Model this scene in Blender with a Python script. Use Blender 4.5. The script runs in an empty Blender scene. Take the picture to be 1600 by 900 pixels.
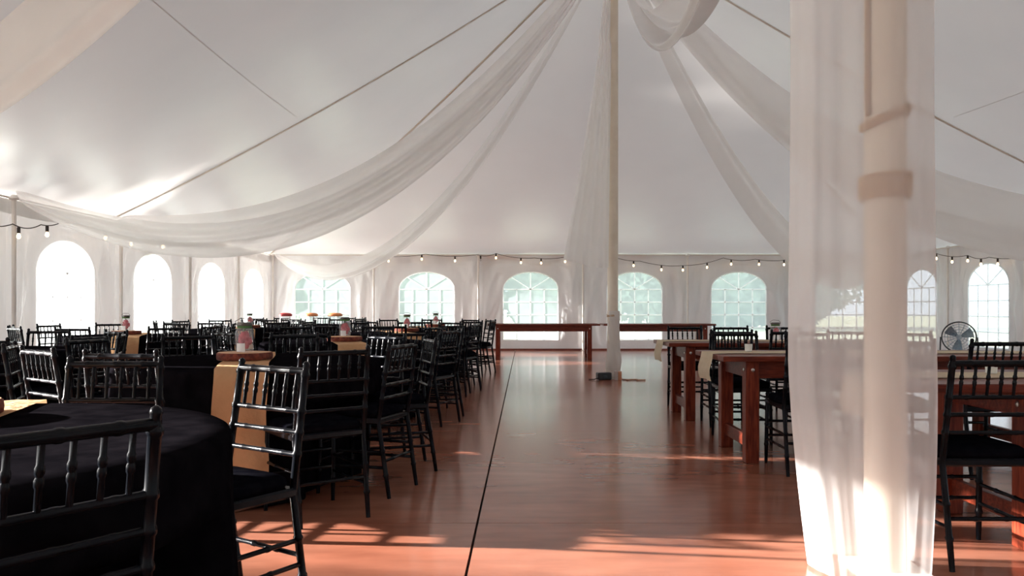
import bpy, math, random
from mathutils import Vector, Matrix, noise
PI = math.pi
rnd = random.Random(7)
scene = bpy.context.scene
COL = scene.collection

# ------------------------------------------------------------------ camera
FPX, HORIZON, CAMH = 1244.0, 481.0, 1.10          # photo pixels (1600x900), metres
cam_d = bpy.data.cameras.new('camera')
cam_d.sensor_width = 36.0
cam_d.lens = FPX / 1600 * 36
cam_d.shift_y = (HORIZON - 450) / 1600
cam_d.clip_start, cam_d.clip_end = 0.05, 500
cam = bpy.data.objects.new('camera', cam_d)
cam.location = (0, 0, CAMH)
cam.rotation_euler = (PI / 2, 0, 0)
COL.objects.link(cam)
scene.camera = cam

# ------------------------------------------------------------------ world, sun, exposure
SUN_EL, SUN_AZ = math.radians(14.0), math.radians(6.0)
world = bpy.data.worlds.new('world'); scene.world = world
world.use_nodes = True
bg = world.node_tree.nodes['Background']
bg.inputs['Color'].default_value = (0.80, 0.90, 1.0, 1)
bg.inputs['Strength'].default_value = 2.9
sun_d = bpy.data.lights.new('sun', 'SUN')
sun_d.energy = 42.0
sun_d.angle = math.radians(0.8)
sun_d.color = (1.0, 0.95, 0.90)
sun = bpy.data.objects.new('sun', sun_d)
sun_dir = Vector((math.cos(SUN_EL) * math.cos(SUN_AZ), -math.cos(SUN_EL) * math.sin(SUN_AZ), -math.sin(SUN_EL)))
sun.rotation_euler = sun_dir.to_track_quat('-Z', 'Y').to_euler()
sun.location = (-40, 8, 14)
COL.objects.link(sun)
vs = scene.view_settings
vs.view_transform = 'Standard'; vs.look = 'None'; vs.gamma = 1.0; vs.use_curve_mapping = False
vs.exposure = 0.0

# ------------------------------------------------------------------ helpers
class MB:
    def __init__(s): s.v = []; s.f = []
    def add(s, v, f):
        o = len(s.v); s.v += [tuple(p) for p in v]; s.f += [tuple(i + o for i in q) for q in f]; return s
    def box(s, x0, x1, y0, y1, z0, z1, b=0.0):
        if b <= 0:
            v = [(x, y, z) for z in (z0, z1) for y in (y0, y1) for x in (x0, x1)]
            return s.add(v, [(0, 2, 3, 1), (4, 5, 7, 6), (0, 1, 5, 4), (2, 6, 7, 3), (0, 4, 6, 2), (1, 3, 7, 5)])
        # chamfered box: 24 verts
        v = []; idx = {}
        for ax in range(3):
            for sx in (0, 1):
                for sy in (0, 1):
                    for sz in (0, 1):
                        p = []
                        for k, (lo, hi, sgn) in enumerate(((x0, x1, sx), (y0, y1, sy), (z0, z1, sz))):
                            e = (hi if sgn else lo)
                            if k != ax: e += (-b if sgn else b)
                            p.append(e)
                        idx[(ax, sx, sy, sz)] = len(v); v.append(p)
        f = []
        for ax in range(3):
            for sg in (0, 1):
                q = []
                for (a, c) in ((0, 0), (1, 0), (1, 1), (0, 1)):
                    t = [0, 0, 0]; t[ax] = sg; t[(ax + 1) % 3] = a; t[(ax + 2) % 3] = c
                    q.append(idx[(ax, *t)])
                f.append(tuple(q if sg else q[::-1]))
        for ax in range(3):
            a1, a2 = (ax + 1) % 3, (ax + 2) % 3
            for s1 in (0, 1):
                for s2 in (0, 1):
                    q = []
                    for (fa, e) in ((a1, 0), (a1, 1), (a2, 1), (a2, 0)):
                        t = [0, 0, 0]; t[ax] = e; t[a1] = s1; t[a2] = s2
                        q.append(idx[(fa, *t)])
                    f.append(tuple(q if s1 != s2 else q[::-1]))
        for sx in (0, 1):
            for sy in (0, 1):
                for sz in (0, 1):
                    q = [idx[(k, sx, sy, sz)] for k in range(3)]
                    f.append(tuple(q if (sx + sy + sz) % 2 else q[::-1]))
        return s.add(v, f)
    def tube(s, pts, rad, n=8, caps=True, closed=False):
        pts = [Vector(p) for p in pts]; m = len(pts)
        if not hasattr(rad, '__len__'): rad = [rad] * m
        v = []; up = None
        for i, p in enumerate(pts):
            if closed: t = pts[(i + 1) % m] - pts[i - 1]
            else: t = pts[min(i + 1, m - 1)] - pts[max(i - 1, 0)]
            t.normalize()
            if up is None:
                up = Vector((0, 0, 1)) if abs(t.z) < .9 else Vector((1, 0, 0))
            a = up - t * up.dot(t); a.normalize(); b = t.cross(a); up = a
            for k in range(n):
                th = 2 * PI * k / n
                v.append(p + (a * math.cos(th) + b * math.sin(th)) * rad[i])
        f = []
        for i in range(m if closed else m - 1):
            j = (i + 1) % m
            for k in range(n):
                l = (k + 1) % n
                f.append((i * n + k, i * n + l, j * n + l, j * n + k))
        if caps and not closed:
            f.append(tuple(range(n - 1, -1, -1))); f.append(tuple((m - 1) * n + k for k in range(n)))
        return s.add(v, f)
    def lathe(s, prof, n=16, c=(0, 0, 0)):
        v = []
        for (r, z) in prof:
            for k in range(n):
                th = 2 * PI * k / n
                v.append((c[0] + r * math.cos(th), c[1] + r * math.sin(th), c[2] + z))
        f = []
        for i in range(len(prof) - 1):
            for k in range(n):
                l = (k + 1) % n
                f.append((i * n + k, i * n + l, (i + 1) * n + l, (i + 1) * n + k))
        f.append(tuple(range(n - 1, -1, -1))); f.append(tuple((len(prof) - 1) * n + k for k in range(n)))
        return s.add(v, f)
    def grid(s, fn, nu, nv, closeu=False):
        v = [fn(i / nu, j / nv) for j in range(nv + 1) for i in range(nu + (0 if closeu else 1))]
        w = nu if closeu else nu + 1; f = []
        for j in range(nv):
            for i in range(nu):
                k = (i + 1) % w
                f.append((j * w + i, j * w + k, (j + 1) * w + k, (j + 1) * w + i))
        return s.add(v, f)
    def mesh(s, name, smooth=False, angle=None):
        me = bpy.data.meshes.new(name); me.from_pydata(s.v, [], s.f); me.update()
        if smooth:
            me.polygons.foreach_set('use_smooth', [True] * len(me.polygons))
            if angle is not None: me.set_sharp_from_angle(angle=math.radians(angle))
        return me
    def build(s, name, mat, parent=None, smooth=False, angle=None, loc=None):
        return link(name, s.mesh(name, smooth, angle), mat, parent, loc)

def link(name, me, mat, parent=None, loc=None):
    if mat is not None and not me.materials: me.materials.append(MAT[mat])
    o = bpy.data.objects.new(name, me); COL.objects.link(o)
    if parent is not None: o.parent = parent
    if loc is not None: o.location = loc
    return o

def empty(name, loc=(0, 0, 0), rz=0.0):
    o = bpy.data.objects.new(name, None); o.empty_display_size = .1
    COL.objects.link(o); o.location = loc; o.rotation_euler = (0, 0, rz); return o

def tag(o, label=None, cat=None, group=None, kind=None):
    if label: o['label'] = label
    if cat: o['category'] = cat
    if group: o['group'] = group
    if kind: o['kind'] = kind
    return o

KIDS = {}
def copy_tree(o, parent=None):
    c = o.copy(); COL.objects.link(c)
    if parent is not None: c.parent = parent
    for ch in kids(o): copy_tree(ch, c)
    return c
def kids(o):
    if o.name not in KIDS: KIDS[o.name] = list(o.children)
    return KIDS[o.name]

def pixel(p):                                       # where a world point falls in the 1600x900 frame
    return (800 + FPX * p[0] / p[1], HORIZON + FPX * (CAMH - p[2]) / p[1]) if p[1] > .2 else (-9999, -9999)

# ------------------------------------------------------------------ materials
MAT = {}
def nodes(name):
    m = bpy.data.materials.new(name); m.use_nodes = True; MAT[name] = m
    nt = m.node_tree; return m, nt, nt.nodes['Principled BSDF'], nt.nodes['Material Output']
def noise_ramp(nt, scale, c0, c1, detail=4, p0=.35, p1=.65, stretch=None):
    tc = nt.nodes.new('ShaderNodeTexCoord'); n = nt.nodes.new('ShaderNodeTexNoise'); r = nt.nodes.new('ShaderNodeValToRGB')
    n.inputs['Scale'].default_value = scale; n.inputs['Detail'].default_value = detail
    if stretch:
        mp = nt.nodes.new('ShaderNodeMapping'); mp.inputs['Scale'].default_value = stretch
        nt.links.new(tc.outputs['Object'], mp.inputs['Vector']); nt.links.new(mp.outputs['Vector'], n.inputs['Vector'])
    else: nt.links.new(tc.outputs['Object'], n.inputs['Vector'])
    r.color_ramp.elements[0].position = p0; r.color_ramp.elements[1].position = p1
    r.color_ramp.elements[0].color = (*c0, 1); r.color_ramp.elements[1].color = (*c1, 1)
    nt.links.new(n.outputs['Fac'], r.inputs['Fac']); return n, r
def bump(nt, b, src, strength, dist=.01):
    bp = nt.nodes.new('ShaderNodeBump'); bp.inputs['Strength'].default_value = strength; bp.inputs['Distance'].default_value = dist
    nt.links.new(src, bp.inputs['Height']); nt.links.new(bp.outputs['Normal'], b.inputs['Normal']); return bp
def plain(name, c0, c1=None, rough=.5, scale=12, bmp=0.0, metal=0.0, spec=.5, stretch=None, coat=0.0):
    m, nt, b, out = nodes(name)
    n, r = noise_ramp(nt, scale, c0, c1 or c0, stretch=stretch)
    nt.links.new(r.outputs['Color'], b.inputs['Base Color'])
    b.inputs['Roughness'].default_value = rough; b.inputs['Metallic'].default_value = metal
    b.inputs['Specular IOR Level'].default_value = spec; b.inputs['Coat Weight'].default_value = coat
    if bmp: bump(nt, b, n.outputs['Fac'], bmp)
    return m
def fabric(name, col, transl, transp, rough=.6, bscale=3.0, bmp=.15, spec=.5, stretch=None):
    m, nt, b, out = nodes(name)
    n, r = noise_ramp(nt, bscale, tuple(c * .95 for c in col), col, stretch=stretch)
    nt.links.new(r.outputs['Color'], b.inputs['Base Color'])
    b.inputs['Roughness'].default_value = rough; b.inputs['Specular IOR Level'].default_value = spec
    if bmp: bump(nt, b, n.outputs['Fac'], bmp, .03)
    last = b.outputs['BSDF']
    if transl:
        t = nt.nodes.new('ShaderNodeBsdfTranslucent'); mx = nt.nodes.new('ShaderNodeMixShader')
        t.inputs['Color'].default_value = (*col, 1); mx.inputs['Fac'].default_value = transl
        nt.links.new(last, mx.inputs[1]); nt.links.new(t.outputs['BSDF'], mx.inputs[2]); last = mx.outputs['Shader']
    if transp:
        t = nt.nodes.new('ShaderNodeBsdfTransparent'); mx = nt.nodes.new('ShaderNodeMixShader')
        mx.inputs['Fac'].default_value = transp
        nt.links.new(last, mx.inputs[1]); nt.links.new(t.outputs['BSDF'], mx.inputs[2]); last = mx.outputs['Shader']
    nt.links.new(last, out.inputs['Surface']); return m

fabric('roof_vinyl', (.79, .765, .745), .10, 0, rough=.30, bscale=.7, bmp=.10, spec=.6)
fabric('wall_vinyl', (.82, .81, .815), .025, 0, rough=.26, bscale=1.6, bmp=.35, spec=.8, stretch=(2.2, 2.2, .6))
fabric('sheer', (.92, .90, .895), .42, .22, rough=.8, bmp=0, spec=.2)
fabric('sheer_near', (.92, .91, .91), .40, .54, rough=.8, bmp=0, spec=.2)
fabric('sheer_tail', (.92, .90, .895), .42, .12, rough=.8, bmp=0, spec=.2)
fabric('pole_cloth', (.86, .81, .76), .30, 0, rough=.8, bmp=.1, spec=.2)
fabric('window_vinyl', (.56, .62, .65), .95, .52, rough=.3, bmp=0)
fabric('muntin_white', (.95, .95, .95), .75, 0, rough=.5, bmp=0)
plain('pole_paint', (.74, .64, .52), (.80, .70, .58), .45, 6)
plain('side_pole', (.78, .75, .70), (.84, .80, .75), .4, 6)
plain('rope', (.46, .28, .15), (.60, .40, .24), .9, 60, .5)
plain('strap', (.70, .63, .56), (.76, .69, .62), .6, 8)
plain('black_wood', (.003, .004, .006), (.007, .008, .011), .27, 9, spec=.13)
plain('black_pad', (.003, .003, .005), (.006, .006, .008), .9, 20, spec=.0)
plain('black_cloth', (.0035, .0032, .0042), (.007, .0062, .0078), .9, 14, .10, spec=.0)
fabric('burlap', (.72, .43, .23), .25, 0, rough=.9, bscale=26, bmp=.5, spec=.1)
fabric('cream_runner', (.78, .66, .48), .25, 0, rough=.9, bscale=26, bmp=.4, spec=.1)
plain('farm_wood', (.085, .012, .006), (.19, .034, .015), .34, 7, .12, stretch=(1, 9, 9), spec=.25)
plain('farm_leg', (.10, .014, .007), (.23, .042, .018), .36, 7, .12, stretch=(9, 9, 1), spec=.25)
plain('slice_wood', (.50, .25, .11), (.62, .34, .16), .6, 18, .1)
plain('bark', (.10, .018, .010), (.24, .05, .025), .85, 40, .8)
plain('bolt_metal', (.65, .63, .60), None, .3, 5, metal=1)
plain('petal', (.42, .015, .03), (.62, .06, .10), .7, 40, .3)
plain('leaf_green', (.05, .14, .04), (.12, .24, .08), .7, 30)
plain('paper_tag', (.80, .80, .80), (.86, .86, .86), .7, 10)
plain('lid_metal', (.10, .09, .09), (.2, .18, .17), .4, 12, metal=.8)
plain('socket', (.02, .012, .010), (.03, .02, .015), .5, 20)
plain('white_wax', (.80, .80, .74), (.86, .86, .80), .5, 20)
plain('red_lid', (.34, .015, .018), (.45, .03, .03), .5, 12)
plain('orange_lid', (.72, .22, .07), (.80, .30, .11), .5, 12)
plain('fan_metal', (.30, .38, .44), (.42, .50, .55), .35, 10, metal=.5)
plain('fan_dark', (.03, .035, .04), None, .4, 10)
plain('box_black', (.008, .008, .010), (.015, .015, .017), .4, 12)
plain('box_grey', (.45, .40, .38), (.55, .50, .48), .5, 12)
plain('cord_tan', (.45, .20, .10), (.55, .27, .15), .6, 20)
plain('joint', (.020, .014, .012), None, .9, 10)
plain('board', (.16, .035, .022), (.24, .06, .04), .5, 8)
plain('trunk', (.10, .07, .05), (.18, .13, .09), .9, 6, .4)
fabric('foliage', (.30, .38, .30), .35, 0, rough=.6, bscale=.8, bmp=0)
fabric('foliage_dark', (.08, .13, .07), .25, 0, rough=.6, bscale=.8, bmp=0)
plain('grass', (.34, .38, .22), (.50, .50, .34), .9, .5)
# glass jar
m, nt, b, out = nodes('jar_glass')
n, r = noise_ramp(nt, 8, (.9, .93, .95), (.97, .98, 1))
t = nt.nodes.new('ShaderNodeBsdfTransparent'); mx = nt.nodes.new('ShaderNodeMixShader'); mx.inputs['Fac'].default_value = .82
nt.links.new(r.outputs['Color'], b.inputs['Base Color']); b.inputs['Roughness'].default_value = .08
nt.links.new(b.outputs['BSDF'], mx.inputs[1]); nt.links.new(t.outputs['BSDF'], mx.inputs[2]); nt.links.new(mx.outputs['Shader'], out.inputs['Surface'])
# lit bulb
m, nt, b, out = nodes('bulb_lit')
n, r = noise_ramp(nt, 30, (1, .62, .30), (1, .72, .42))
nt.links.new(r.outputs['Color'], b.inputs['Emission Color']); b.inputs['Emission Strength'].default_value = 6.0
nt.links.new(r.outputs['Color'], b.inputs['Base Color'])
# stained concrete
m, nt, b, out = nodes('concrete')
n1, r1 = noise_ramp(nt, .9, (.27, .088, .050), (.41, .19, .13), 8, .30, .72)
n2, r2 = noise_ramp(nt, 5.5, (.78, .74, .72), (1.08, 1.05, 1.03), 8, .3, .7, stretch=(.45, 1.6, 1))
mul = nt.nodes.new('ShaderNodeMix'); mul.data_type = 'RGBA'; mul.blend_type = 'MULTIPLY'; mul.inputs['Factor'].default_value = 1
nt.links.new(r1.outputs['Color'], mul.inputs['A']); nt.links.new(r2.outputs['Color'], mul.inputs['B'])
nt.links.new(mul.outputs['Result'], b.inputs['Base Color'])
rr = nt.nodes.new('ShaderNodeMapRange'); rr.inputs['To Min'].default_value = .15; rr.inputs['To Max'].default_value = .20
nt.links.new(n2.outputs['Fac'], rr.inputs['Value']); nt.links.new(rr.outputs['Result'], b.inputs['Roughness'])
b.inputs['Specular IOR Level'].default_value = .42

# ------------------------------------------------------------------ tent dimensions
XL, XR, YB, YF = -6.28, 9.95, 20.7, -14.0
EAVE, WALLTOP, PEAK = 2.52, 2.46, 7.0
XP, YP1, YP2, YP3 = 1.57, 12.4, 3.35, -5.7        # centre pole line and pole stations
BAY = 2.705

def roof_profile(t): return EAVE + (PEAK - EAVE) * (1 - t) - .20 * 4 * t * (1 - t)
def roof_h(x, y):
    sx = (XP - x) / (XP - XL) if x < XP else (x - XP) / (XR - XP)
    if y > YP1: t = max(sx, (y - YP1) / (YB - YP1)); rid = 0
    elif y < YP3: t = max(sx, (YP3 - y) / (YP3 - YF)); rid = 0
    else:
        t = sx
        a, c = (YP2, YP1) if y > YP2 else (YP3, YP2)
        k = (y - a) / (c - a); rid = .30 * 4 * k * (1 - k) * (1 - t)
    return roof_profile(t) - rid

# ------------------------------------------------------------------ ground, floor
MB().box(-90, 90, -60, 120, -.40, -.14).build('ground', 'grass')
tag(bpy.data.objects['ground'], 'pale sunlit grass field around the tent', 'ground', kind='structure')
floor = MB().box(XL - .3, XR + .3, YF - .3, YB + .3, -.14, -.03).build('floor', 'joint')
tag(floor, 'stained reddish tan concrete floor with saw-cut joints', 'floor', kind='structure')
jy = [YF - .29, -11.1, -8.06, -5.03, -2.0, 1.04, 4.07, 7.1, 10.13, 13.16, 16.19, 19.22, YB + .29]
jx = [XL - .29, -.1, 5.9, XR + .29]
def skew(x, y): return (x + (.0157 * (y - 9) if abs(x + .1) < 1e-6 else 0), y)
for i in range(len(jx) - 1):
    for j in range(len(jy) - 1):
        gx, gy = .006, .0025
        c = []
        for (a, dx) in ((jx[i], gx), (jx[i + 1], -gx)):
            for (bb, dy) in ((jy[j], gy), (jy[j + 1], -gy)):
                px, py = skew(a, bb); c.append((px + dx, py + dy))
        (a0, a1, b0, b1) = c
        v = [(*a0, -.03), (*b0, -.03), (*b1, -.03), (*a1, -.03), (*a0, 0), (*b0, 0), (*b1, 0), (*a1, 0)]
        MB().add(v, [(3, 2, 1, 0), (4, 5, 6, 7), (0, 1, 5, 4), (1, 2, 6, 5), (2, 3, 7, 6), (3, 0, 4, 7)]).build('slab', 'concrete', floor)

# ------------------------------------------------------------------ tent roof
NR = 22
mb = MB()
def roof_pt(x, y): return (x, y, roof_h(x, y))
ys = [YP3 + (YP1 - YP3) * k / 48 for k in range(49)]
for side in (XL, XR):
    mb.grid(lambda u, w, side=side: roof_pt(XP + (side - XP) * u, YP3 + (YP1 - YP3) * w), NR, 48)
for (yp, ye) in ((YP1, YB), (YP3, YF)):
    per = [(XL, yp + (ye - yp) * k / 12) for k in range(12)] + [(XL + (XR - XL) * k / 24, ye) for k in range(24)] + [(XR, ye + (yp - ye) * k / 12) for k in range(13)]
    n = len(per) - 1
    mb.grid(lambda u, w, per=per, n=n, yp=yp: (lambda q: roof_pt(XP + (q[0] - XP) * max(w, .004), yp + (q[1] - yp) * max(w, .004)))(per[round(u * n)]), n, NR)
ceiling = mb.build('ceiling', 'roof_vinyl', smooth=True, angle=25)
tag(ceiling, 'white vinyl pole tent roof rising to tall peaks', 'tent roof', kind='structure')
val = MB()
for (p, q) in (((XL - .07, YF - .07), (XL - .07, YB + .07)), ((XL - .07, YB + .07), (XR + .07, YB + .07)), ((XR + .07, YB + .07), (XR + .07, YF - .07)), ((XR + .07, YF - .07), (XL - .07, YF - .07))):
    N = 160
    val.grid(lambda u, w, p=p, q=q: (p[0] + (q[0] - p[0]) * u, p[1] + (q[1] - p[1]) * u, EAVE - .01 - w * (.20 + .03 * abs(math.sin(u * 60)))), N, 2)
    cx, cy = (1 if p[0] > 0 and q[0] > 0 else -1 if p[0] < 0 and q[0] < 0 else 0), (1 if p[1] > 0 and q[1] > 0 else -1 if p[1] < 0 and q[1] < 0 else 0)
    val.grid(lambda u, w, p=p, q=q, cx=cx, cy=cy: (p[0] + (q[0] - p[0]) * u - cx * .07 * w, p[1] + (q[1] - p[1]) * u - cy * .07 * w, EAVE - .01 + .01 * w), 8, 1)
val.build('valance', 'roof_vinyl', ceiling, True)
# stitched webbing straps and panel seams on the underside
def roof_strap(x0, y0, x1, y1, w, d=.012, name='strap', mat='strap'):
    p0, p1 = Vector((x0, y0)), Vector((x1, y1)); dirv = (p1 - p0).normalized(); nrm = Vector((-dirv.y, dirv.x)) * w / 2
    def fn(u, q):
        p = p0 + (p1 - p0) * u
        off = nrm * (-1 if q < .5 else 1); p2 = p + off
        return (p2.x, p2.y, roof_h(p2.x, p2.y) - (d if .2 < q < .8 else .002))
    prof = [0, .3, .7, 1]
    m2 = MB(); N = 40; v = []
    for i in range(N + 1):
        for q in prof: v.append(fn(i / N, q))
    f = [(i * 4 + k, i * 4 + k + 1, i * 4 + 5 + k, i * 4 + 4 + k) for i in range(N) for k in range(3)]
    return m2.add(v, f).build(name, mat, ceiling)
for sx in (XL, XR):
    for yp in (YP1, YP2):
        roof_strap(XP, yp, sx, yp + (.15 if yp == YP1 else 0), .055)
for cx in (XL, XR): roof_strap(XP, YP1, cx, YB, .05)
for k in (.62,):                               # welded panel seams parallel to the eaves
    for sx in (XL, XR):
        x = XP + (sx - XP) * k
        roof_strap(x, YP3, x, YP1 - .2, .009, .0015, 'seam', 'roof_vinyl')

# ------------------------------------------------------------------ side walls with arched windows
WIN_W, WIN_B, WIN_S, WIN_T = 1.43, .27, 1.58, 2.03     # width, sill, spring line, crown
def arch_outline(n_arc=20, n_side=8, n_bot=10):
    hw = WIN_W / 2; pts = []
    for k in range(n_side): pts.append((-hw, WIN_B + (WIN_S - WIN_B) * k / n_side))
    for k in range(n_arc): a = PI - PI * k / n_arc; pts.append((hw * math.cos(a), WIN_S + (WIN_T - WIN_S) * math.sin(a)))
    for k in range(n_side): pts.append((hw, WIN_S + (WIN_B - WIN_S) * k / n_side))
    for k in range(n_bot): pts.append((hw - WIN_W * k / n_bot, WIN_B))
    return pts
def fold(u, z, W, seed):                            # slack, creased vinyl: bulge towards the room
    e = min(1, max(0, (W / 2 - abs(u)) / .12)) * min(1, z / .15) * min(1, (WALLTOP - z) / .10)
    a = noise.noise(Vector((u * 2.6 + seed * 7.3, z * .55, seed))) * .11
    a += noise.noise(Vector((u * 6 + z * 2.4 * (1 if u > 0 else -1) + seed * 3.1, z * 1.2, seed + 5))) * .085
    a += noise.noise(Vector((u * 13 + seed, z * 2.5, seed + 9))) * .022
    d = max(0, abs(u) - WIN_W / 2)                 # stay flatter beside the window
    inwin = 1 if (d <= 0 and WIN_B < z < WIN_T) else 0
    k = min(1, .25 + 3 * d) if WIN_B - .2 < z < WIN_T + .2 else .7
    return e * a * k
def panel_mesh(W, seed, window=True, z0=.015):
    mb = MB(); v = []; f = []
    if window:
        inn = arch_outline(); n = len(inn); c = (0, 1.2); K = 16
        out = []
        for (x, z) in inn:
            dx, dz = x - c[0], z - c[1]
            s = min((W / 2) / abs(dx) if abs(dx) > 1e-6 else 1e9, ((WALLTOP - c[1]) if dz > 0 else (c[1] - z0)) / abs(dz) if abs(dz) > 1e-6 else 1e9)
            out.append([c[0] + dx * s, c[1] + dz * s])
        for (tx, tz) in ((-W / 2, z0), (W / 2, z0), (-W / 2, WALLTOP), (W / 2, WALLTOP)):   # pin true corners
            k = min(range(n), key=lambda q: (out[q][0] - tx) ** 2 + (out[q][1] - tz) ** 2); out[k] = [tx, tz]
        for r in range(K + 1):
            q = r / K
            for (a, b) in zip(inn, out):
                x, z = a[0] + (b[0] - a[0]) * q, a[1] + (b[1] - a[1]) * q
                v.append((x, fold(x, z, W, seed) * min(1, r / 3), z))
        for r in range(K):
            for k in range(n):
                l = (k + 1) % n
                f.append((r * n + k, r * n + l, (r + 1) * n + l, (r + 1) * n + k))
        mb.add(v, f)
    else:
        mb.grid(lambda a, b: (lambda x, z: (x, fold(x, z, W, seed), z))(-W / 2 + W * a, z0 + (WALLTOP - z0) * b), 24, 24)
    return mb.mesh('wall_panel', True)
pane_me = MB().add([(x, 0, z) for (x, z) in arch_outline()], [tuple(range(len(arch_outline())))]).mesh('pane')
def bar(x0, z0, x1, z1, w=.030):
    d = Vector((x1 - x0, z1 - z0)).normalized(); nx, nz = -d.y * w / 2, d.x * w / 2
    v = [(x, y, z) for y in (-.006, .006) for (x, z) in ((x0 + nx, z0 + nz), (x1 + nx, z1 + nz), (x1 - nx, z1 - nz), (x0 - nx, z0 - nz))]
    return MB().add(v, [(3, 2, 1, 0), (4, 5, 6, 7), (0, 1, 5, 4), (1, 2, 6, 5), (2, 3, 7, 6), (3, 0, 4, 7)]).mesh('muntin')
hw = WIN_W / 2
muntins = [bar(-hw, z, hw, z) for z in (WIN_S, 1.25, .92, .59)] + [bar(x, WIN_B, x, WIN_S) for x in (-hw / 2, 0, hw / 2)]
muntins += [bar(0, WIN_S, 0, WIN_T), bar(0, WIN_S, -hw * .70, WIN_S + (WIN_T - WIN_S) * .70), bar(0, WIN_S, hw * .70, WIN_S + (WIN_T - WIN_S) * .70)]
rim = arch_outline(28, 4, 4)
rim_me = MB().tube([(x, 0, z) for (x, z) in rim], .016, 6, closed=True).mesh('window_rim', True)
wcount = [0]
def wall(side, bays):
    """bays: (centre along wall, width, has window); wall local x runs along it, local +y faces the room"""
    if side == 'back': root = empty('wall_back', (0, YB, 0), PI); sgn = -1
    elif side == 'left': root = empty('wall_left', (XL, 0, 0), -PI / 2); sgn = -1
    elif side == 'right': root = empty('wall_right', (XR, 0, 0), PI / 2); sgn = 1
    else: root = empty('wall_front', (0, YF, 0), 0); sgn = 1
    tag(root, 'white vinyl tent wall on the %s side' % {'back': 'far', 'left': 'left', 'right': 'right', 'front': 'near'}[side], 'tent wall', kind='structure')
    for i, (c, W, win) in enumerate(bays):
        seed = i * 1.7 + len(side) * 3.3
        o = link('wall_panel', panel_mesh(W, seed, win), 'wall_vinyl', root); o.location.x = sgn * c
        if win:
            wcount[0] += 1
            w = link('window_%d' % wcount[0], pane_me, 'window_vinyl')
            ang = root.rotation_euler.z
            w.location = Matrix.Rotation(ang, 3, 'Z') @ Vector((sgn * c, 0, 0)) + root.location
            w.rotation_euler.z = ang
            tag(w, 'arched clear vinyl window, number %d along the %s wall' % (i + 1, side), 'window', kind='structure')
            link('window_rim', rim_me, 'muntin_white', w)
            for me in muntins: link('muntin', me, 'muntin_white', w)
poles_b = [XL + BAY * k for k in range(7)]
wall('back', [((poles_b[k] + poles_b[k + 1]) / 2, BAY, True) for k in range(6)])
ly = [YB - BAY * k for k in range(6)]               # 20.7 ... 7.175
lb = [((ly[k] + ly[k + 1]) / 2, BAY, True) for k in range(5)]
GAP = 6.66                                          # slit between two overlapping wall curtains
lb += [((ly[5] + GAP + .055) / 2, ly[5] - GAP - .055, False), ((GAP - .055 + 5.02) / 2, GAP - .055 - 5.02, False), ((4.94 + 4.62) / 2, .32, False)]  # narrow second slit added out of view to throw another sun streak
lq = [4.62 - BAY * k for k in range(7)]
lb += [((lq[k] + lq[k + 1]) / 2, BAY, True) for k in range(1, 6)] + [((lq[6] + YF) / 2, lq[6] - YF, False)]  # first bay skipped: unseen opening added so low sun reaches the near floor
wall('left', lb)
ry = [YB - BAY * k for k in range(13)]
wall('right', [((ry[k] + ry[k + 1]) / 2, BAY, True) for k in range(12)] + [((ry[12] + YF) / 2, ry[12] - YF, False)])
wall('front', [((poles_b[k] + poles_b[k + 1]) / 2, BAY, True) for k in range(6)])
bb = MB().box(XL + .1, XR - .1, YB - .14, YB - .10, .0, .045).build('baseboard_back', 'board')
tag(bb, 'thin reddish brown board along the foot of the far wall', 'baseboard', kind='structure')
# rope-and-rail line under the eave
for nm, pts in (('trim_1', [(XL, YB - .05, WALLTOP + .01), (XR, YB - .05, WALLTOP + .01)]), ('trim_2', [(XL + .05, YF, WALLTOP + .01), (XL + .05, YB, WALLTOP + .01)]),
                ('trim_3', [(XR - .05, YF, WALLTOP + .01), (XR - .05, YB, WALLTOP + .01)])):
    o = MB().tube(pts, .012, 6).build(nm, 'strap'); tag(o, 'wall rope under the eave', 'trim', kind='structure')

# ------------------------------------------------------------------ side poles
sp_me = MB().tube([(0, 0, 0), (0, 0, 2.47)], .026, 10).mesh('pole', True, 40)
spf_me = MB().box(-.06, .06, -.06, .06, 0, .012).mesh('base_plate')
spt_me = MB().lathe([(.05, 2.44), (.06, 2.46), (.03, 2.50)], 10).mesh('cap', True, 40)
ordn = ['first', 'second', 'third', 'fourth', 'fifth', 'sixth', 'seventh', 'eighth']
def side_pole(x, y, label):
    t = empty('side_pole', (x, y, 0)); tag(t, label, 'pole', 'tent side poles')
    link('pole', sp_me, 'side_pole', t); link('base_plate', spf_me, 'side_pole', t); link('cap', spt_me, 'side_pole', t)
for k in range(7): side_pole(min(max(poles_b[k], XL + .10), XR - .10), YB - .13, 'slim white side pole at the far wall, %s from the left corner' % ordn[k])
for k in range(1, 5): side_pole(XL + .10, ly[k], 'slim white side pole at the left wall, %s from the far corner' % ordn[k - 1])
for k in range(1, 3): side_pole(XR - .10, ry[k], 'slim white side pole at the right wall, %s from the far corner' % ordn[k - 1])

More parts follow.
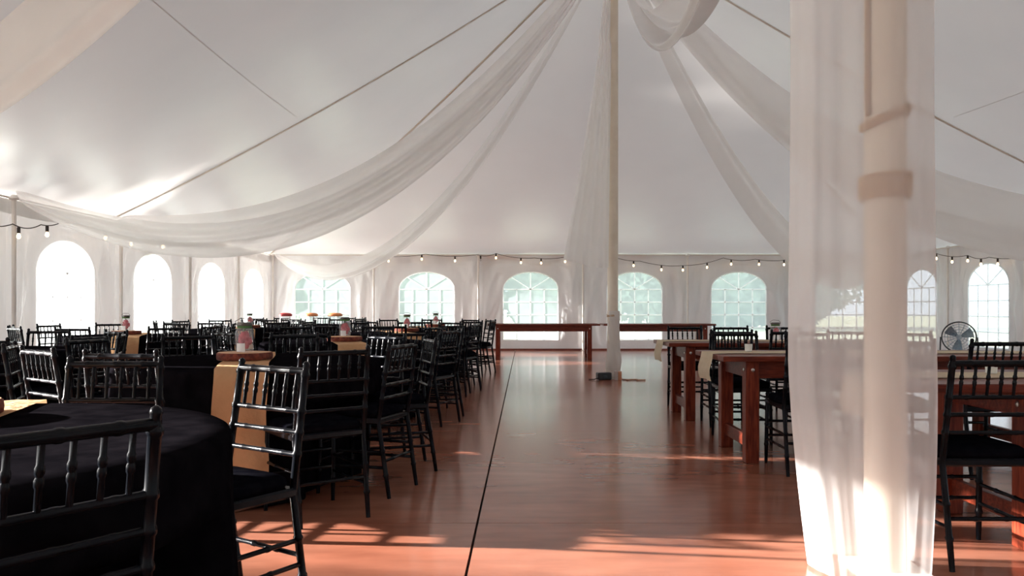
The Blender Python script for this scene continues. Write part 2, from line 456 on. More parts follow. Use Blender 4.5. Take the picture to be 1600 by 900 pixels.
# ------------------------------------------------------------------ centre poles
def centre_pole(y, label):
    t = empty('center_pole', (XP, y, 0)); tag(t, label, 'pole')
    MB().tube([(0, 0, .012), (0, 0, 3.4), (0, 0, PEAK - .05)], .083, 24).build('pole', 'pole_paint', t, True, 40)
    MB().box(-.14, .14, -.14, .14, 0, .012).build('base_plate', 'side_pole', t)
    return t
far_pole = centre_pole(YP1, 'tall cream center pole in the aisle with cloth twisted around its foot')
near_pole = centre_pole(YP2, 'tall cream center pole nearest the camera inside the sheer drape')
def helix(r, z0, z1, turns, tilt=0, n=16, wob=0):
    N = int(turns * n); return [(r * math.cos(2 * PI * k / n), r * math.sin(2 * PI * k / n), z0 + (z1 - z0) * k / N + tilt * math.cos(2 * PI * k / n) + wob * math.sin(k * .7)) for k in range(N + 1)]
MB().tube(helix(.096, 1.56, 1.655, 6, .003, wob=.002), .012, 6).build('rope_wrap', 'rope', near_pole, True)
MB().tube(helix(.094, 1.88, 1.91, 1.9, .035), .011, 6).build('rope_loop', 'rope', near_pole, True)
MB().tube([(-.088, -.03, 1.9), (-.090, -.03, 3.5), (-.088, -.03, 6.2)], .011, 6).build('rope_line', 'rope', near_pole, True)
MB().tube(helix(.089, .96, 1.0, 2.5, .004), .007, 6).build('tie', 'rope', far_pole, True)
def foot_cloth(u, w):
    a = 2 * PI * u; z = .03 + 1.02 * w
    r = .088 + .024 * math.exp(-((w - .22) / .2) ** 2) * (1 + .5 * math.cos(a - 5.2 * w - 3.6)) + .012 * math.sin(3 * a + 9 * w) ** 2
    r += .02 * math.exp(-(w / .06) ** 2)
    return (r * math.cos(a) + .01, r * math.sin(a), z)
MB().grid(foot_cloth, 32, 40, True).build('foot_wrap', 'pole_cloth', far_pole, True)

# ------------------------------------------------------------------ sheer swags and drapes
def swag(name, a, b, sag, h_mid, label, pleat=5, end=.10, skewp=1.0, depth=.10, mat='sheer', seed=0, base=.3):
    a, b = Vector(a), Vector(b); pd = Vector((b.x - a.x, b.y - a.y, 0)).normalized(); nr = Vector((-pd.y, pd.x, 0))
    def fn(u, w):
        p = a + (b - a) * u
        s = 4 * u * (1 - u)
        p.z -= sag * s ** skewp
        H = end + (h_mid - end) * (s ** .6)
        g = w - .5
        off = depth * (.3 + s) * (.38 * math.sin(w * pleat * PI + seed + 1.2 * u) * (.5 + .5 * math.sin(3 * w + seed)) + 1.1 * (1 - (2 * g) ** 2) * math.sin(seed + .5))
        p = p + nr * off
        p.z += g * H + .012 * math.sin(9 * u + seed + 6 * w)
        return p
    o = MB().grid(fn, 72, 44).build(name, mat, smooth=True)
    return tag(o, label, 'drapery', 'sheer white swags under the tent roof')
PK = (XP - .08, YP1, 6.75)
swag('swag_drape', PK, (XL + .12, 9.9, 2.50), 2.10, .52, 'low wide sheer swag sweeping from far pole to leftmost eave', seed=0, depth=.09)
swag('swag_drape', PK, (XL + .12, 12.6, 2.50), 1.55, .62, 'upper sheer swag along roof strap to the left eave pole', seed=1.3, depth=.09)
swag('swag_drape', PK, (XL + .2, YB - .2, 2.46), 2.15, .42, 'sheer swag from far pole down to the far left corner', seed=2.2, depth=.1)
PK2 = (XP + .08, YP1, 6.75)
swag('swag_drape', PK2, (XR - .12, 9.9, 2.50), 2.0, .95, 'broad sheer swag from far pole to the right eave', seed=3.0, depth=.12)
swag('swag_drape', PK2, (XR - .2, YB - .2, 2.46), 2.15, .85, 'sheer swag from far pole down to the far right corner', seed=4.4, depth=.12)
swag('swag_drape', PK2, (XR - .12, 12.6, 2.50), 1.75, .40, 'sheer swag from far pole along strap to right eave', seed=5.1, depth=.1)
swag('swag_drape', (XP + .02, YP1 - .1, 6.6), (XP + .05, YP2 + .1, 6.7), 2.55, .50, 'gathered sheer swag looping along the ridge between both poles', seed=1.0, depth=.22, pleat=6)
swag('swag_drape', (XP - .08, YP2, 6.75), (XL + .12, 7.2, 2.50), 1.00, .75, 'sheer swag in top left corner from near pole to eave', seed=2.6, depth=.12)
# tapering tail hanging on the far pole
def tail(u, w):
    h = 6.6 - (6.6 - 1.80) * w
    wid = .10 + .72 * max(0, (w - .10)) ** 1.25
    x = XP - .02 - .07 * w - wid * (1 - u) * .95 - (.02 if w < .3 else 0)
    y = YP1 - .13 - .04 * math.sin(u * 6 * PI) * (.3 + .7 * w) - .06 * w
    return (x, y, h + .03 * math.sin(u * 5 + 1) * w - .07 * w * u)
tag(MB().grid(tail, 72, 40).build('hanging_drape', 'sheer_tail', smooth=True), 'sheer white tail of cloth hanging beside the far center pole', 'drapery')
# big sheer drape around the near pole
def near_drape(u, w):
    a = 2 * PI * u; z = .012 + 6.5 * w
    hwid = .292 + .006 * math.sin(2.2 * z)
    if z < .9: hwid -= .055 * (1 - z / .9) ** 1.6
    if z > 4.5: hwid -= .13 * (z - 4.5) / 2
    cx = XP - .098 + (.025 * (1 - z / .9) if z < .9 else 0)
    pl = .010 * math.sin(7 * a + .6 * math.sin(z)) + .004 * math.sin(17 * a + 1.3 * z * .4)
    ca, sa = math.cos(a), math.sin(a)
    ex = math.copysign(abs(ca) ** .8, ca); ey = math.copysign(abs(sa) ** .9, sa)
    return (cx + (hwid + pl * .35) * ex, YP2 + (.175 + pl * 1.6) * ey, z)
tag(MB().grid(near_drape, 120, 60, True).build('pole_drape', 'sheer_near', smooth=True), 'full-height sheer white drape wrapped around the nearest center pole', 'drapery')

# ------------------------------------------------------------------ string lights
sock_me = MB().lathe([(.010, .034), (.020, .026), (.020, -.040), (.014, -.046)], 10).mesh('socket', True, 40)
bulb_me = MB().lathe([(.010, -.042), (.014, -.052), (.023, -.076), (.024, -.090), (.017, -.106), (.005, -.113)], 12).mesh('bulb', True)
def string_light(pts, bulbs, label, off=()):
    t = empty('string_light', pts[0]); tag(t, label, 'string lights', 'string lights along the walls')
    o = Vector(pts[0]); path = []
    for i in range(len(pts) - 1):
        p, q = Vector(pts[i]), Vector(pts[i + 1])
        for k in range(10): s = k / 10; path.append(p.lerp(q, s) - Vector((0, 0, .05 * 4 * s * (1 - s))) - o)
    path.append(Vector(pts[-1]) - o)
    MB().tube(path, .007, 5).build('wire', 'socket', t, True)
    for i, fr in enumerate(bulbs):
        d = fr * (len(path) - 1); k = min(int(d), len(path) - 2); p = path[k].lerp(path[k + 1], d - k) - Vector((0, 0, .035))
        s = link('socket', sock_me, 'socket', t, p); b = link('bulb', bulb_me, 'jar_glass' if i in off else 'bulb_lit', s)
        if i in off: b.data = bulb_off
bulb_off = bulb_me.copy(); bulb_off.materials.clear(); bulb_off.materials.append(MAT['jar_glass'])
def bp(px, py, y=20.42): s = FPX / y; return ((px - 800) / s, y, CAMH + (HORIZON - py) / s)
def lp(px, py, x=XL + .25): y = FPX * x / (px - 800); s = FPX / y; return (x, y, CAMH + (HORIZON - py) / s)
def frac(a, b, lst): return [(p - a) / (b - a) for p in lst]
string_light([bp(585, 399), bp(665, 397), bp(745, 398), bp(775, 396), bp(835, 403), bp(895, 399)], [.055, .185, .315, .44, .60, .73, .835, .96], 'string of warm bulbs along far wall left of center pole', off=(3,))
string_light([bp(950, 398), bp(1000, 408), bp(1067, 415), bp(1130, 403), bp(1180, 405), bp(1240, 404)], [.16, .30, .40, .52, .65, .82, .95], 'string of warm bulbs along far wall right of center pole')
string_light([lp(-40, 344), lp(20, 350), lp(64, 351), lp(106, 340), lp(160, 357), lp(215, 369), lp(280, 372)], [.20, .37, .68, .80, .93], 'string of warm bulbs hung along the left wall')
def rp(px, py, x=XR - .25): return lp(px, py, x)
string_light([rp(1425, 400), rp(1463, 396), rp(1512, 399), rp(1545, 402), rp(1620, 398)], [.25, .38, .5, .66, .8], 'string of warm bulbs hung along the right wall')

# ------------------------------------------------------------------ chiavari chair
def ringed(p0, p1, r, rings, ends=(1, 1), big=1.25):
    p0, p1 = Vector(p0), Vector(p1); L = (p1 - p0).length; pts = [(0, r * ends[0])]
    for t in rings:
        for (d, k) in ((-.011, 1), (-.005, big), (.005, big), (.011, 1)): pts.append((t + d / L, r * k))
    pts.append((1, r * ends[1])); return [p0.lerp(p1, t) for t, _ in pts], [q for _, q in pts]
def make_chair():
    t = empty('chiavari_chair')
    for s in (-1, 1):
        foot, hip, top = Vector((s * .185, -.262, 0)), Vector((s * .190, -.195, .44)), Vector((s * .183, -.262, .885))
        a, ra = ringed(foot, hip, .0140, (.30, .62), (.85, 1)); c, rc = ringed(hip, top, .0140, (.30, .47, .64, .93), (1, .8))
        tip = [top + Vector((0, -.001, .006)), top + Vector((0, -.002, .014)), top + Vector((0, -.003, .02))]
        MB().tube(a + c[1:] + tip, ra + rc[1:] + [.0135, .011, .004], 8).build('rear_leg', 'black_wood', t, True, 60)
        a, ra = ringed((s * .195, .200, 0), (s * .190, .185, .45), .0140, (.30, .62), (.8, 1))
        MB().tube(a, ra, 8).build('front_leg', 'black_wood', t, True, 60)
        for z in (.175, .265):
            k = z / .44
            a, ra = ringed((s * .187, -.262 + .067 * k, z), (s * .193, .198 - .013 * k, z), .0095, (.33, .67))
            MB().tube(a, ra, 6).build('stretcher', 'black_wood', t, True, 60)
    def post(z): k = (z - .44) / .445; return (.190 - .007 * k, -.195 - .067 * k)
    for z, nm, r in ((.868, 'top_rail', .0135), (.725, 'back_rail', .0095), (.650, 'back_rail', .0095), (.572, 'back_rail', .0095)):
        x, y = post(z); a, ra = ringed((-x, y, z), (x, y, z), r, (.2, .5, .8), big=1.14)
        MB().tube(a, ra, 8).build(nm, 'black_wood', t, True, 60)
    for k in range(6):
        x = (-.5 + (k + .5) / 6) * .335; y1, y0 = post(.868)[1], post(.725)[1]
        a, ra = ringed((x, y0, .725), (x, y1, .868), .0072, (.42, .58), big=1.35)
        MB().tube(a, ra, 6).build('spindle', 'black_wood', t, True, 60)
    for (y, z) in ((.196, .20), (.193, .30), (-.225, .21)):
        a, ra = ringed((-.19, y, z), (.19, y, z), .0095, (.33, .67)); MB().tube(a, ra, 6).build('stretcher', 'black_wood', t, True, 60)
    MB().box(-.205, .205, -.205, .205, .425, .460, .008).build('seat_frame', 'black_wood', t)
    def cush(u, w):
        a = 2 * PI * u; ca, sa = math.cos(a), math.sin(a); p = .35
        ex, ey = math.copysign(abs(ca) ** p, ca), math.copysign(abs(sa) ** p, sa)
        prof = [(.0, .46), (.96, .46), (1.0, .475), (.98, .492), (.90, .503), (.5, .510), (0.0, .512)]
        d = w * 6; k = min(int(d), 5); q = d - k; r = prof[k][0] + (prof[k + 1][0] - prof[k][0]) * q; z = prof[k][1] + (prof[k + 1][1] - prof[k][1]) * q
        return (.203 * r * ex, .203 * r * ey, z)
    MB().grid(cush, 32, 6, True).build('seat_cushion', 'black_pad', t, True)
    return t
CH = make_chair(); first_chair = [True]
def chair(x, y, rz, label, group):
    vis = False
    for (dx, dy, z) in ((0, 0, .9), (0, 0, .45), (0, 0, 0), (.25, .25, .9), (-.25, .25, .9), (.25, -.25, .9), (-.25, -.25, .9), (.25, -.25, 0), (-.25, -.25, 0)):
        px, py = pixel((x + dx, y + dy, z))
        if -20 < px < 1620 and py < 915: vis = True
    if not vis: return None
    if first_chair[0]: o = CH; kids(CH); first_chair[0] = False
    else: o = copy_tree(CH)
    o.location = (x, y, 0); o.rotation_euler = (0, 0, rz); tag(o, label, 'chair', group); return o

# ------------------------------------------------------------------ round tables
TR = .82
def cloth_mesh(seed, seats=()):
    """round cloth to the floor, pushed in (lying over the seat) where a chair is tucked under the table"""
    r0 = random.Random(seed); ph = [r0.uniform(0, 6.28) for _ in range(4)]
    prof = [(0, .765, 0), (.5, .765, 0), (.9, .765, 0), (.985, .764, 0), (1.0, .757, 0), (1.008, .742, .05), (1.010, .68, .12), (1.012, .61, .2), (1.012, .57, .25), (1.012, .53, .3)]
    prof += [(1.012 + .010 * k / 8, .53 - .515 * k / 8, .3 + .7 * k / 8) for k in range(1, 9)]
    def fn(u, w):
        k = round(w * (len(prof) - 1)); r, z, d = prof[k]; a = 2 * PI * u
        f = .5 + .5 * math.sin(13 * a + ph[0] + .8 * math.sin(2 * a + ph[1])); f = f * .7 + .3 * (.5 + .5 * math.sin(29 * a + ph[2]))
        rr = TR * r + .060 * d ** .8 * (f - .25)
        if z < .56:
            for (ca, cd) in seats:
                da = (a - ca + PI) % (2 * PI) - PI
                if abs(da) < .9:
                    lim = (cd - .245) / math.cos(da); lat = abs(lim * math.sin(da))
                    if lat < .36:
                        q = min(1, max(0, (.36 - lat) / .09)); rr = min(rr, rr + (lim - rr) * q) if lim < rr else rr
        return (rr * math.cos(a), rr * math.sin(a), z)
    return MB().grid(fn, 160, len(prof) - 1, True).mesh('tablecloth', True)
tt_me = MB().lathe([(.79, .735), (.80, .745), (.80, .758), (.79, .762)], 40).mesh('tabletop')
tl_me = MB().tube([(0, 0, 0), (0, 0, .735)], .016, 8).mesh('leg')
def runner_mesh(w, drop_f, drop_b, seed):
    R = TR + .052; path = []
    for k in range(9): path.append((-R - .012 * math.sin(k * .9 + seed), .768 - drop_f * (1 - k / 9)))
    path += [(-R + .012, .771), (-R + .05, .7735)] + [(-R + .05 + (2 * R - .1) * k / 10, .7735) for k in range(1, 11)] + [(R - .012, .771)]
    for k in range(1, 7): path.append((R + .008 * math.sin(k + seed), .768 - drop_b * k / 6))
    n = len(path) - 1
    def fn(u, v):
        y, z = path[round(v * n)]; x = (u - .5) * w + .008 * math.sin(v * 21 + seed)
        if z < .765: y += (-1 if y < 0 else 1) * .014 * math.sin(u * 8 + seed + z * 5) * min(1, (.768 - z) * 4)
        return (x, y, z + (.0012 * math.sin(u * 14 + v * 30) if z > .77 else 0))
    return MB().grid(fn, 12, n).mesh('table_runner', True)
run_me = runner_mesh(.28, .56, .45, 1.0)
def slice_parts():
    r0 = random.Random(3); N = 40; rad = [.165 + .010 * noise.noise(Vector((math.cos(2 * PI * k / N) * 1.6, math.sin(2 * PI * k / N) * 1.6, 2))) + r0.uniform(-.002, .002) for k in range(N)]
    def ring(s, z): return [(rad[k] * s * math.cos(2 * PI * k / N), rad[k] * s * math.sin(2 * PI * k / N), z) for k in range(N)]
    core = MB().add(ring(.965, 0) + ring(.965, .046), [tuple(range(N - 1, -1, -1)), tuple(range(N, 2 * N))] + [(k, (k + 1) % N, N + (k + 1) % N, N + k) for k in range(N)])
    rs = [ring(.966, .001), ring(1.0, .004), ring(1.012, .022), ring(1.0, .042), ring(.966, .045)]
    bark = MB().add(sum(rs, []), [(i * N + k, i * N + (k + 1) % N, (i + 1) * N + (k + 1) % N, (i + 1) * N + k) for i in range(4) for k in range(N)])
    return core.mesh('slab'), bark.mesh('bark', True)
slab_me, bark_me = slice_parts()
def wood_slice(x, y, z, label):
    t = empty('wood_slice', (x, y, z)); tag(t, label, 'wood slice', 'wood slice centrepieces')
    link('slab', slab_me, 'slice_wood', t); link('bark', bark_me, 'bark', t)
jar_me = MB().lathe([(.040, 0), (.047, .006), (.049, .03), (.049, .105), (.044, .125), (.036, .136), (.036, .150)], 20).mesh('jar_body', True, 50)
lid_me = MB().lathe([(.038, .146), (.040, .150), (.040, .164), (.036, .167)], 20).mesh('lid', True, 40)
rib_me = MB().lathe([(.0372, .134), (.0395, .138), (.0395, .146), (.0372, .149)], 20).mesh('ribbon', True)
tag_me = MB().add([(.0506 * math.sin(a), -.0506 * math.cos(a), z) for z in (.006, .052) for a in [-.62 + 1.0 * k / 6 for k in range(7)]], [(k, k + 1, k + 8, k + 7) for k in range(6)]).mesh('paper_tag', True)
def blossom(r, c, seed):
    def fn(u, w):
        a, b = 2 * PI * u, PI * w; d = Vector((math.sin(b) * math.cos(a), math.sin(b) * math.sin(a), math.cos(b)))
        q = r * (1 + .35 * noise.noise(d * 2.6 + Vector((seed, 0, 0)))); return (c[0] + d.x * q, c[1] + d.y * q, c[2] + d.z * q)
    return MB().grid(fn, 14, 9, True).mesh('blossom', True)
bl = [blossom(.028, (.003, -.008, .088), 1), blossom(.024, (-.014, .008, .070), 2), blossom(.024, (.017, .004, .062), 3), blossom(.018, (.012, -.012, .035), 4)]
tw_me = MB().tube([(0, .01, .02), (.004, .008, .08), (-.004, .004, .13)], .006, 6).mesh('stem', True)
han_me = MB().tube([(-.042, 0, .150), (-.052, 0, .172), (-.02, 0, .190), (.03, 0, .186), (.046, 0, .166), (.042, 0, .150)], .0022, 5).mesh('wire_handle', True)
def jar(x, y, z, label, sc=1.0):
    t = empty('mason_jar', (x, y, z)); t.scale = (sc, sc, sc); tag(t, label, 'jar', 'flower jars on the tables')
    link('jar_body', jar_me, 'jar_glass', t); link('lid', lid_me, 'lid_metal', t); link('ribbon', rib_me, 'leaf_green', t); link('paper_tag', tag_me, 'paper_tag', t)
    link('wire_handle', han_me, 'lid_metal', t); link('stem', tw_me, 'leaf_green', t)
    for b in bl: link('blossom', b, 'petal', t)
SEATS = ['nearer aisle side', 'farther aisle side', 'far right side', 'far side', 'far left side', 'farther left side', 'nearer left side', 'near left side', 'near side', 'near right side']
def round_table(x, y, name, seats, runner=True, sl=True, jr=True, phase=-16, seed=0, sldx=0, sldy=0, rot=20):
    r0 = random.Random(seed)
    t = empty('round_table', (x, y, 0)); tag(t, 'round banquet table hidden under black cloth, %s' % name, 'table', 'round banquet tables')
    link('tabletop', tt_me, 'farm_wood', t)
    for k in range(4): link('leg', tl_me, 'fan_dark', t, (.30 * math.cos(k * PI / 2 + .7), .30 * math.sin(k * PI / 2 + .7), 0))
    place = []
    for q in seats:
        if isinstance(q, tuple): k, a, d = q[:3]; dr = q[3] if len(q) > 3 else 0
        else: k = q; a = phase + 36 * k + r0.uniform(-3, 3); d = (.88 if k < 2 else .92 if k == 2 else 1.06 if k in (3, 4, 8, 9) else 1.0) + r0.uniform(-.02, .06); dr = r0.uniform(-6, 6)
        place.append((k, math.radians(a), d, math.radians(dr)))
    c = link('tablecloth', cloth_mesh(seed, [(a, d) for (_, a, d, _) in place]), 'black_cloth', None, (x, y, 0))
    tag(c, 'black floor-length tablecloth on the %s' % name, 'tablecloth', 'black tablecloths')
    if runner:
        o = link('table_runner', run_me, 'burlap', None, (x, y, 0)); o.rotation_euler.z = math.radians(rot); tag(o, 'tan burlap runner draped over the %s' % name, 'table runner', 'burlap runners')
    if sl: wood_slice(x + sldx, y + sldy, .776, 'round bark-edged wood slice on the %s' % name)
    if jr: jar(x + sldx + .01, y + sldy - .03, .8225, 'flower jar on wood slice of the %s' % name, 1.12)
    for (k, a, d, dr) in place:
        chair(x + d * math.cos(a), y + d * math.sin(a), a + PI / 2 + dr, 'black chiavari chair, %s of %s' % (SEATS[k], name), 'black chiavari chairs at the round tables')
round_table(-1.58, 2.0, 'nearest round table', [(0, -36, .68, -1), (2, 56, .95), (3, 92, 1.0)], jr=False, seed=1, rot=15, sldx=-.14, sldy=.38)
round_table(-1.68, 5.1, 'second aisle round table', [(9, -53, 1.03), (0, -18, .82), (8, -98, 1.06), (7, -127, 1.0), 1, 2, 3, 4, 5, 6], seed=2, rot=15, sldy=-.1)
round_table(-1.66, 7.95, 'third aisle round table', range(10), seed=3, sldx=.03, sldy=-.2, phase=-20, rot=16)
round_table(-1.55, 10.75, 'fourth aisle round table', range(10), seed=4, sldx=.1, sldy=.2)
round_table(-1.46, 13.6, 'fifth aisle round table', range(10), seed=5, sldx=.15)
round_table(-4.30, 6.25, 'round table nearest left wall', range(10), seed=6)
round_table(-4.62, 9.7, 'second round table by left wall', range(10), seed=7, sldx=-.08)
round_table(-4.35, 12.9, 'third round table by left wall', range(10), seed=8, sldx=.1)
round_table(-4.15, 16.3, 'last round table in far left corner', range(10), seed=9, runner=False, sl=False, jr=False)

# drink containers with coloured lids on the far left table
def container(x, y, lid, label, w=.12):
    t = empty('lidded_container', (x, y, .767)); tag(t, label, 'container')
    MB().lathe([(w * .85, 0), (w * .95, .01), (w, .05), (w, .15), (w * .92, .165)], 20).build('body', 'jar_glass', t, True, 40)
    MB().lathe([(w * .95, .160), (w * 1.08, .168), (w * 1.08, .20), (w * .8, .225), (w * .3, .232)], 20).build('lid', lid, t, True, 40)
    MB().tube([(0, -w, .03), (0, -w - .04, .03), (0, -w - .045, .005)], .010, 8).build('spout', 'fan_dark', t, True)
container(-4.62, 16.25, 'red_lid', 'round container with dark red lid on far left table')
container(-4.08, 16.2, 'orange_lid', 'middle round container with orange lid on far left table')
container(-3.60, 16.2, 'orange_lid', 'larger round container with orange lid on far left table', .14)

# ------------------------------------------------------------------ farm tables
def farm_table(x0, x1, y0, y1, label, group, runner=None, inset=.22):
    t = empty('farm_table', ((x0 + x1) / 2, (y0 + y1) / 2, 0)); tag(t, label, 'table', group)
    L, D = (x1 - x0) / 2, (y1 - y0) / 2; n = 5; w = 2 * D / n
    for k in range(n): MB().box(-L, L, -D + k * w + .002, -D + (k + 1) * w - .002, .722, .760, .004).build('plank', 'farm_wood', t)
    lx, ly2, q = L - inset, D - .10, .048
    for sx in (-1, 1):
        for sy in (-1, 1):
            lg = MB().box(sx * lx - q, sx * lx + q, sy * ly2 - q, sy * ly2 + q, 0, .720, .005).build('leg', 'farm_leg', t)
            for z in (.66,):
                MB().lathe([(.013, 0), (.013, .005), (.006, .008)], 8).build('bolt', 'bolt_metal', lg).matrix_local = Matrix.Translation((sx * lx, sy * ly2 - q if sy < 0 else sy * ly2 + q, z)) @ Matrix.Rotation(PI / 2 if sy < 0 else -PI / 2, 4, 'X')
                MB().lathe([(.013, 0), (.013, .005), (.006, .008)], 8).build('bolt', 'bolt_metal', lg).matrix_local = Matrix.Translation((sx * (lx + q), sy * ly2, z)) @ Matrix.Rotation(sx * PI / 2, 4, 'Y')
        MB().box(sx * lx - .02, sx * lx + .02, -ly2 + q, ly2 - q, .10, .19, .004).build('end_stretcher', 'farm_wood', t)
        MB().box(sx * lx - .02, sx * lx + .02, -ly2 + q, ly2 - q, .60, .720, .004).build('end_apron', 'farm_wood', t)
    for sy in (-1, 1): MB().box(-lx + q, lx - q, sy * ly2 - .018, sy * ly2 + .018, .60, .720, .004).build('side_apron', 'farm_wood', t)
    if runner:
        w = .17; path = [(-L - .022 - .01 * math.sin(k), .762 - .20 * (1 - k / 5)) for k in range(5)] + [(-L - .012, .764), (-L + .02, .7665)] + [(-L + 2 * L * k / 14, .7665) for k in range(1, 14)] + [(L - .01, .7665)]
        n = len(path) - 1
        r = MB().grid(lambda u, v: (path[round(v * n)][0] - (.012 * math.sin(u * 9) if path[round(v * n)][1] < .75 else 0), (u - .5) * 2 * w + .012 * math.sin(v * 17), path[round(v * n)][1] + .0015 * math.sin(u * 11 + v * 40)), 10, n).build('table_runner', 'cream_runner', None, True, loc=((x0 + x1) / 2, (y0 + y1) / 2, 0))
        tag(r, runner, 'table runner', 'cream runners')
G1 = 'dark red wooden farm tables'
farm_table(1.74, 4.2, 3.54, 4.39, 'dark farm table right of the draped pole, nearest camera', G1, 'cream runner on the nearest farm table right of drape', .62)
farm_table(1.48, 3.95, 5.57, 6.43, 'red-brown farm table left of the drape, nearer of two', G1, 'cream runner hanging off the nearer left farm table')
farm_table(1.52, 3.98, 7.70, 8.55, 'red-brown farm table behind the nearer one, beside the aisle', G1, 'cream runner hanging off the farther aisle farm table')
farm_table(-.52, 1.86, 16.75, 17.55, 'long bare farm table at far wall left of pole', G1)
farm_table(1.93, 4.30, 16.75, 17.55, 'long bare farm table at far wall right of pole', G1)
GC = 'black chiavari chairs at the farm tables'
chair(2.02, 3.58, 0, 'black chiavari chair right of the drape, back to the camera', GC)
for i, (x, y, f) in enumerate([(1.99, 5.44, 0), (2.55, 5.40, 0), (3.12, 5.36, 0), (1.90, 6.60, PI), (2.55, 6.62, PI), (3.42, 6.60, PI)]):
    chair(x, y, f + rnd.uniform(-.08, .08), 'black chiavari chair at the nearer aisle farm table, %s' % ['near side left', 'near side middle', 'near side right', 'far side left', 'far side middle', 'far side right'][i], GC)
for i, (x, y, f) in enumerate([(2.03, 7.56, 0), (2.56, 7.55, 0), (3.1, 7.55, 0), (1.95, 8.74, PI), (2.45, 8.72, PI), (3.05, 8.74, PI)]):
    chair(x, y, f + rnd.uniform(-.08, .08), 'black chiavari chair at the farther aisle farm table, %s' % ['near side left', 'near side middle', 'near side right', 'far side left', 'far side middle', 'far side right'][i], GC)
cup_prof = [(.022, 0), (.026, .004), (.029, .055), (.027, .056), (.024, .012), (.004, .010)]
for x, y, lab in ((1.80, 6.06, 'small white cup on nearer aisle farm table'), (2.42, 4.02, 'small white cup on farm table right of the drape')):
    t = empty('votive_cup', (x, y, .7685)); tag(t, lab, 'cup'); MB().lathe(cup_prof, 16).build('cup', 'white_wax', t, True, 40); MB().lathe([(.020, .013), (.020, .035), (.003, .037)], 12).build('candle', 'white_wax', t, True, 40)
jar(2.68, 8.1, .768, 'flower jar standing on the farther aisle farm table', 1.1)

# ------------------------------------------------------------------ floor fan by the right wall
t = empty('drum_fan', (9.15, 16.3, 0), math.radians(-28)); tag(t, 'round grey floor fan standing by the right wall', 'fan')
R = .31; Z = .50
def circ(r, y, n=40): return [(r * math.cos(2 * PI * k / n), y, Z + r * math.sin(2 * PI * k / n)) for k in range(n)]
MB().grid(lambda u, w: (R * math.cos(2 * PI * u), -.09 + .18 * w, Z + R * math.sin(2 * PI * u)), 40, 1, True).build('drum', 'fan_metal', t, True)
for y in (-.1, .1):
    g = MB().tube(circ(R, y), .012, 6, closed=True).build('rim', 'fan_dark', t, True)
    for q in (.10, .155, .21, .26): MB().tube(circ(q, y), .0028, 4, closed=True).build('grille_ring', 'fan_metal', g)
    for k in range(8): a = k * PI / 8; MB().tube([(-R * math.cos(a), y, Z - R * math.sin(a)), (R * math.cos(a), y, Z + R * math.sin(a))], .003, 4).build('grille_spoke', 'fan_metal', g)
MB().tube([(0, -.11, Z), (0, .08, Z)], .05, 14).build('hub', 'fan_metal', t, True, 40)
for k in range(3):
    a = k * 2 * PI / 3 + .4
    def blade(u, w, a=a): r = .05 + .22 * u; b = a + (w - .5) * (1.0 - .25 * u); return (r * math.cos(b), (w - .5) * .09, Z + r * math.sin(b))
    MB().grid(blade, 8, 8).build('blade', 'fan_metal', t, True)
for s in (-1, 1):
    MB().tube([(s * (R + .02), 0, Z), (s * (R + .03), 0, .2), (s * .28, 0, .03)], .014, 8).build('stand_arm', 'fan_dark', t, True)
    MB().tube([(s * .28, -.25, .016), (s * .28, .25, .016)], .016, 8).build('stand_foot', 'fan_dark', t, True)

# ------------------------------------------------------------------ things at the far pole's foot
t = empty('power_adapter', (1.40, 12.15, 0), .25); tag(t, 'black power box lying at the foot of the far pole', 'power box')
MB().box(-.11, .11, -.06, .06, .004, .115, .012).build('case', 'box_black', t); MB().box(-.03, .03, -.075, -.058, .03, .07, .004).build('socket_plate', 'fan_dark', t)
MB().tube([(-.11, 0, .03), (-.16, -.02, .012), (-.24, .0, .010)], .008, 6).build('plug_lead', 'box_black', t, True)
t = empty('small_box', (1.615, 12.13, 0), -.1); tag(t, 'small pale and brown box beside the black power box', 'box')
MB().box(-.055, .0, -.05, .05, 0, .14, .006).build('pale_half', 'box_grey', t); MB().box(.001, .055, -.05, .05, 0, .13, .006).build('brown_half', 'cord_tan', t)
cord = MB().tube([(.02 * k + .05 * math.sin(k * .9), .05 * math.cos(k * .8) - .004 * k, .010) for k in range(16)], .009, 6).build('extension_cord', 'cord_tan', None, True, loc=(1.68, 12.08, 0))
tag(cord, 'short tan cord curled on the floor by the far pole', 'cord')

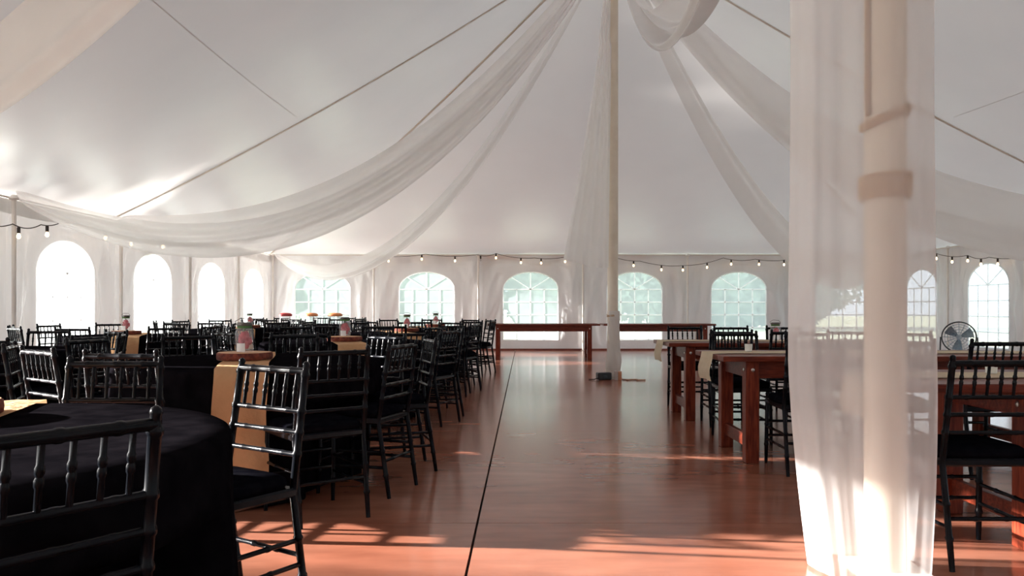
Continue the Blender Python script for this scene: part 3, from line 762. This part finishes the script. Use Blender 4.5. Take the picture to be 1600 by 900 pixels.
# ------------------------------------------------------------------ trees outside
def crown_mesh(n, rx, rz, leaf, seed):
    r0 = random.Random(seed); v = []; f = []
    lob = [Vector((r0.uniform(-.55, .55), r0.uniform(-.55, .55), r0.uniform(-.6, .6))) for _ in range(9)]
    for k in range(n):
        c = lob[k % 9]; d = Vector((r0.gauss(0, 1), r0.gauss(0, 1), r0.gauss(0, 1))).normalized() * (.48 * r0.random() ** .4)
        p = Vector(((c.x + d.x) * rx, (c.y + d.y) * rx, (c.z + d.z) * rz))
        a = Vector((r0.gauss(0, 1), r0.gauss(0, 1), r0.gauss(0, 1))).normalized(); b = a.orthogonal().normalized()
        s = leaf * r0.uniform(.6, 1.3); o = len(v)
        v += [p - a * s, p - b * s * .5, p + a * s, p + b * s * .5]; f.append((o, o + 1, o + 2, o + 3))
    return MB().add(v, f).mesh('crown')
cr_back = [crown_mesh(5200, 3.9, 3.6, .32, s) for s in (1, 2)]
cr_left = [crown_mesh(8000, 4.2, 3.3, .34, s) for s in (3, 4)]
def trunk_mesh(h): return MB().tube([(0, 0, 0), (.06, .03, h * .5), (0, 0, h)], [.22, .16, .09], 8).mesh('trunk', True)
tr_b, tr_l = trunk_mesh(4.0), trunk_mesh(10.6)
def tree(x, y, cz, cm, tm, mat, label, group, rz, s=1.0):
    t = empty('tree', (x, y, -.14), rz); t.scale = (s, s, s); tag(t, label, 'tree', group)
    link('crown', cm, mat, t, (0, 0, cz)); link('trunk', tm, 'trunk', t)
xs_b = [-17, -11.5, -6.5, -2.2, 2.6, 7.2, 12.2, 18]
for i, x in enumerate(xs_b):
    tree(x, 46 + (i * 37 % 5), 3.6, cr_back[i % 2], tr_b, 'foliage', 'pale leafy tree beyond the far wall, %s from the left' % ordn[i], 'trees beyond the far windows', i * 1.3, 1.0 + .06 * (i % 3))
for i in range(9):  # unseen trees, added only to keep direct sun off the left roof slope
    tree(-28 - (i % 2) * 3.5, -14 + 5.0 * i, 11.3 + (i % 2) * .75, cr_left[i % 2], tr_l, 'foliage_dark', 'unseen tree added outside the left wall to shade the roof', 'unseen trees added to shade the roof', i * 2.1)
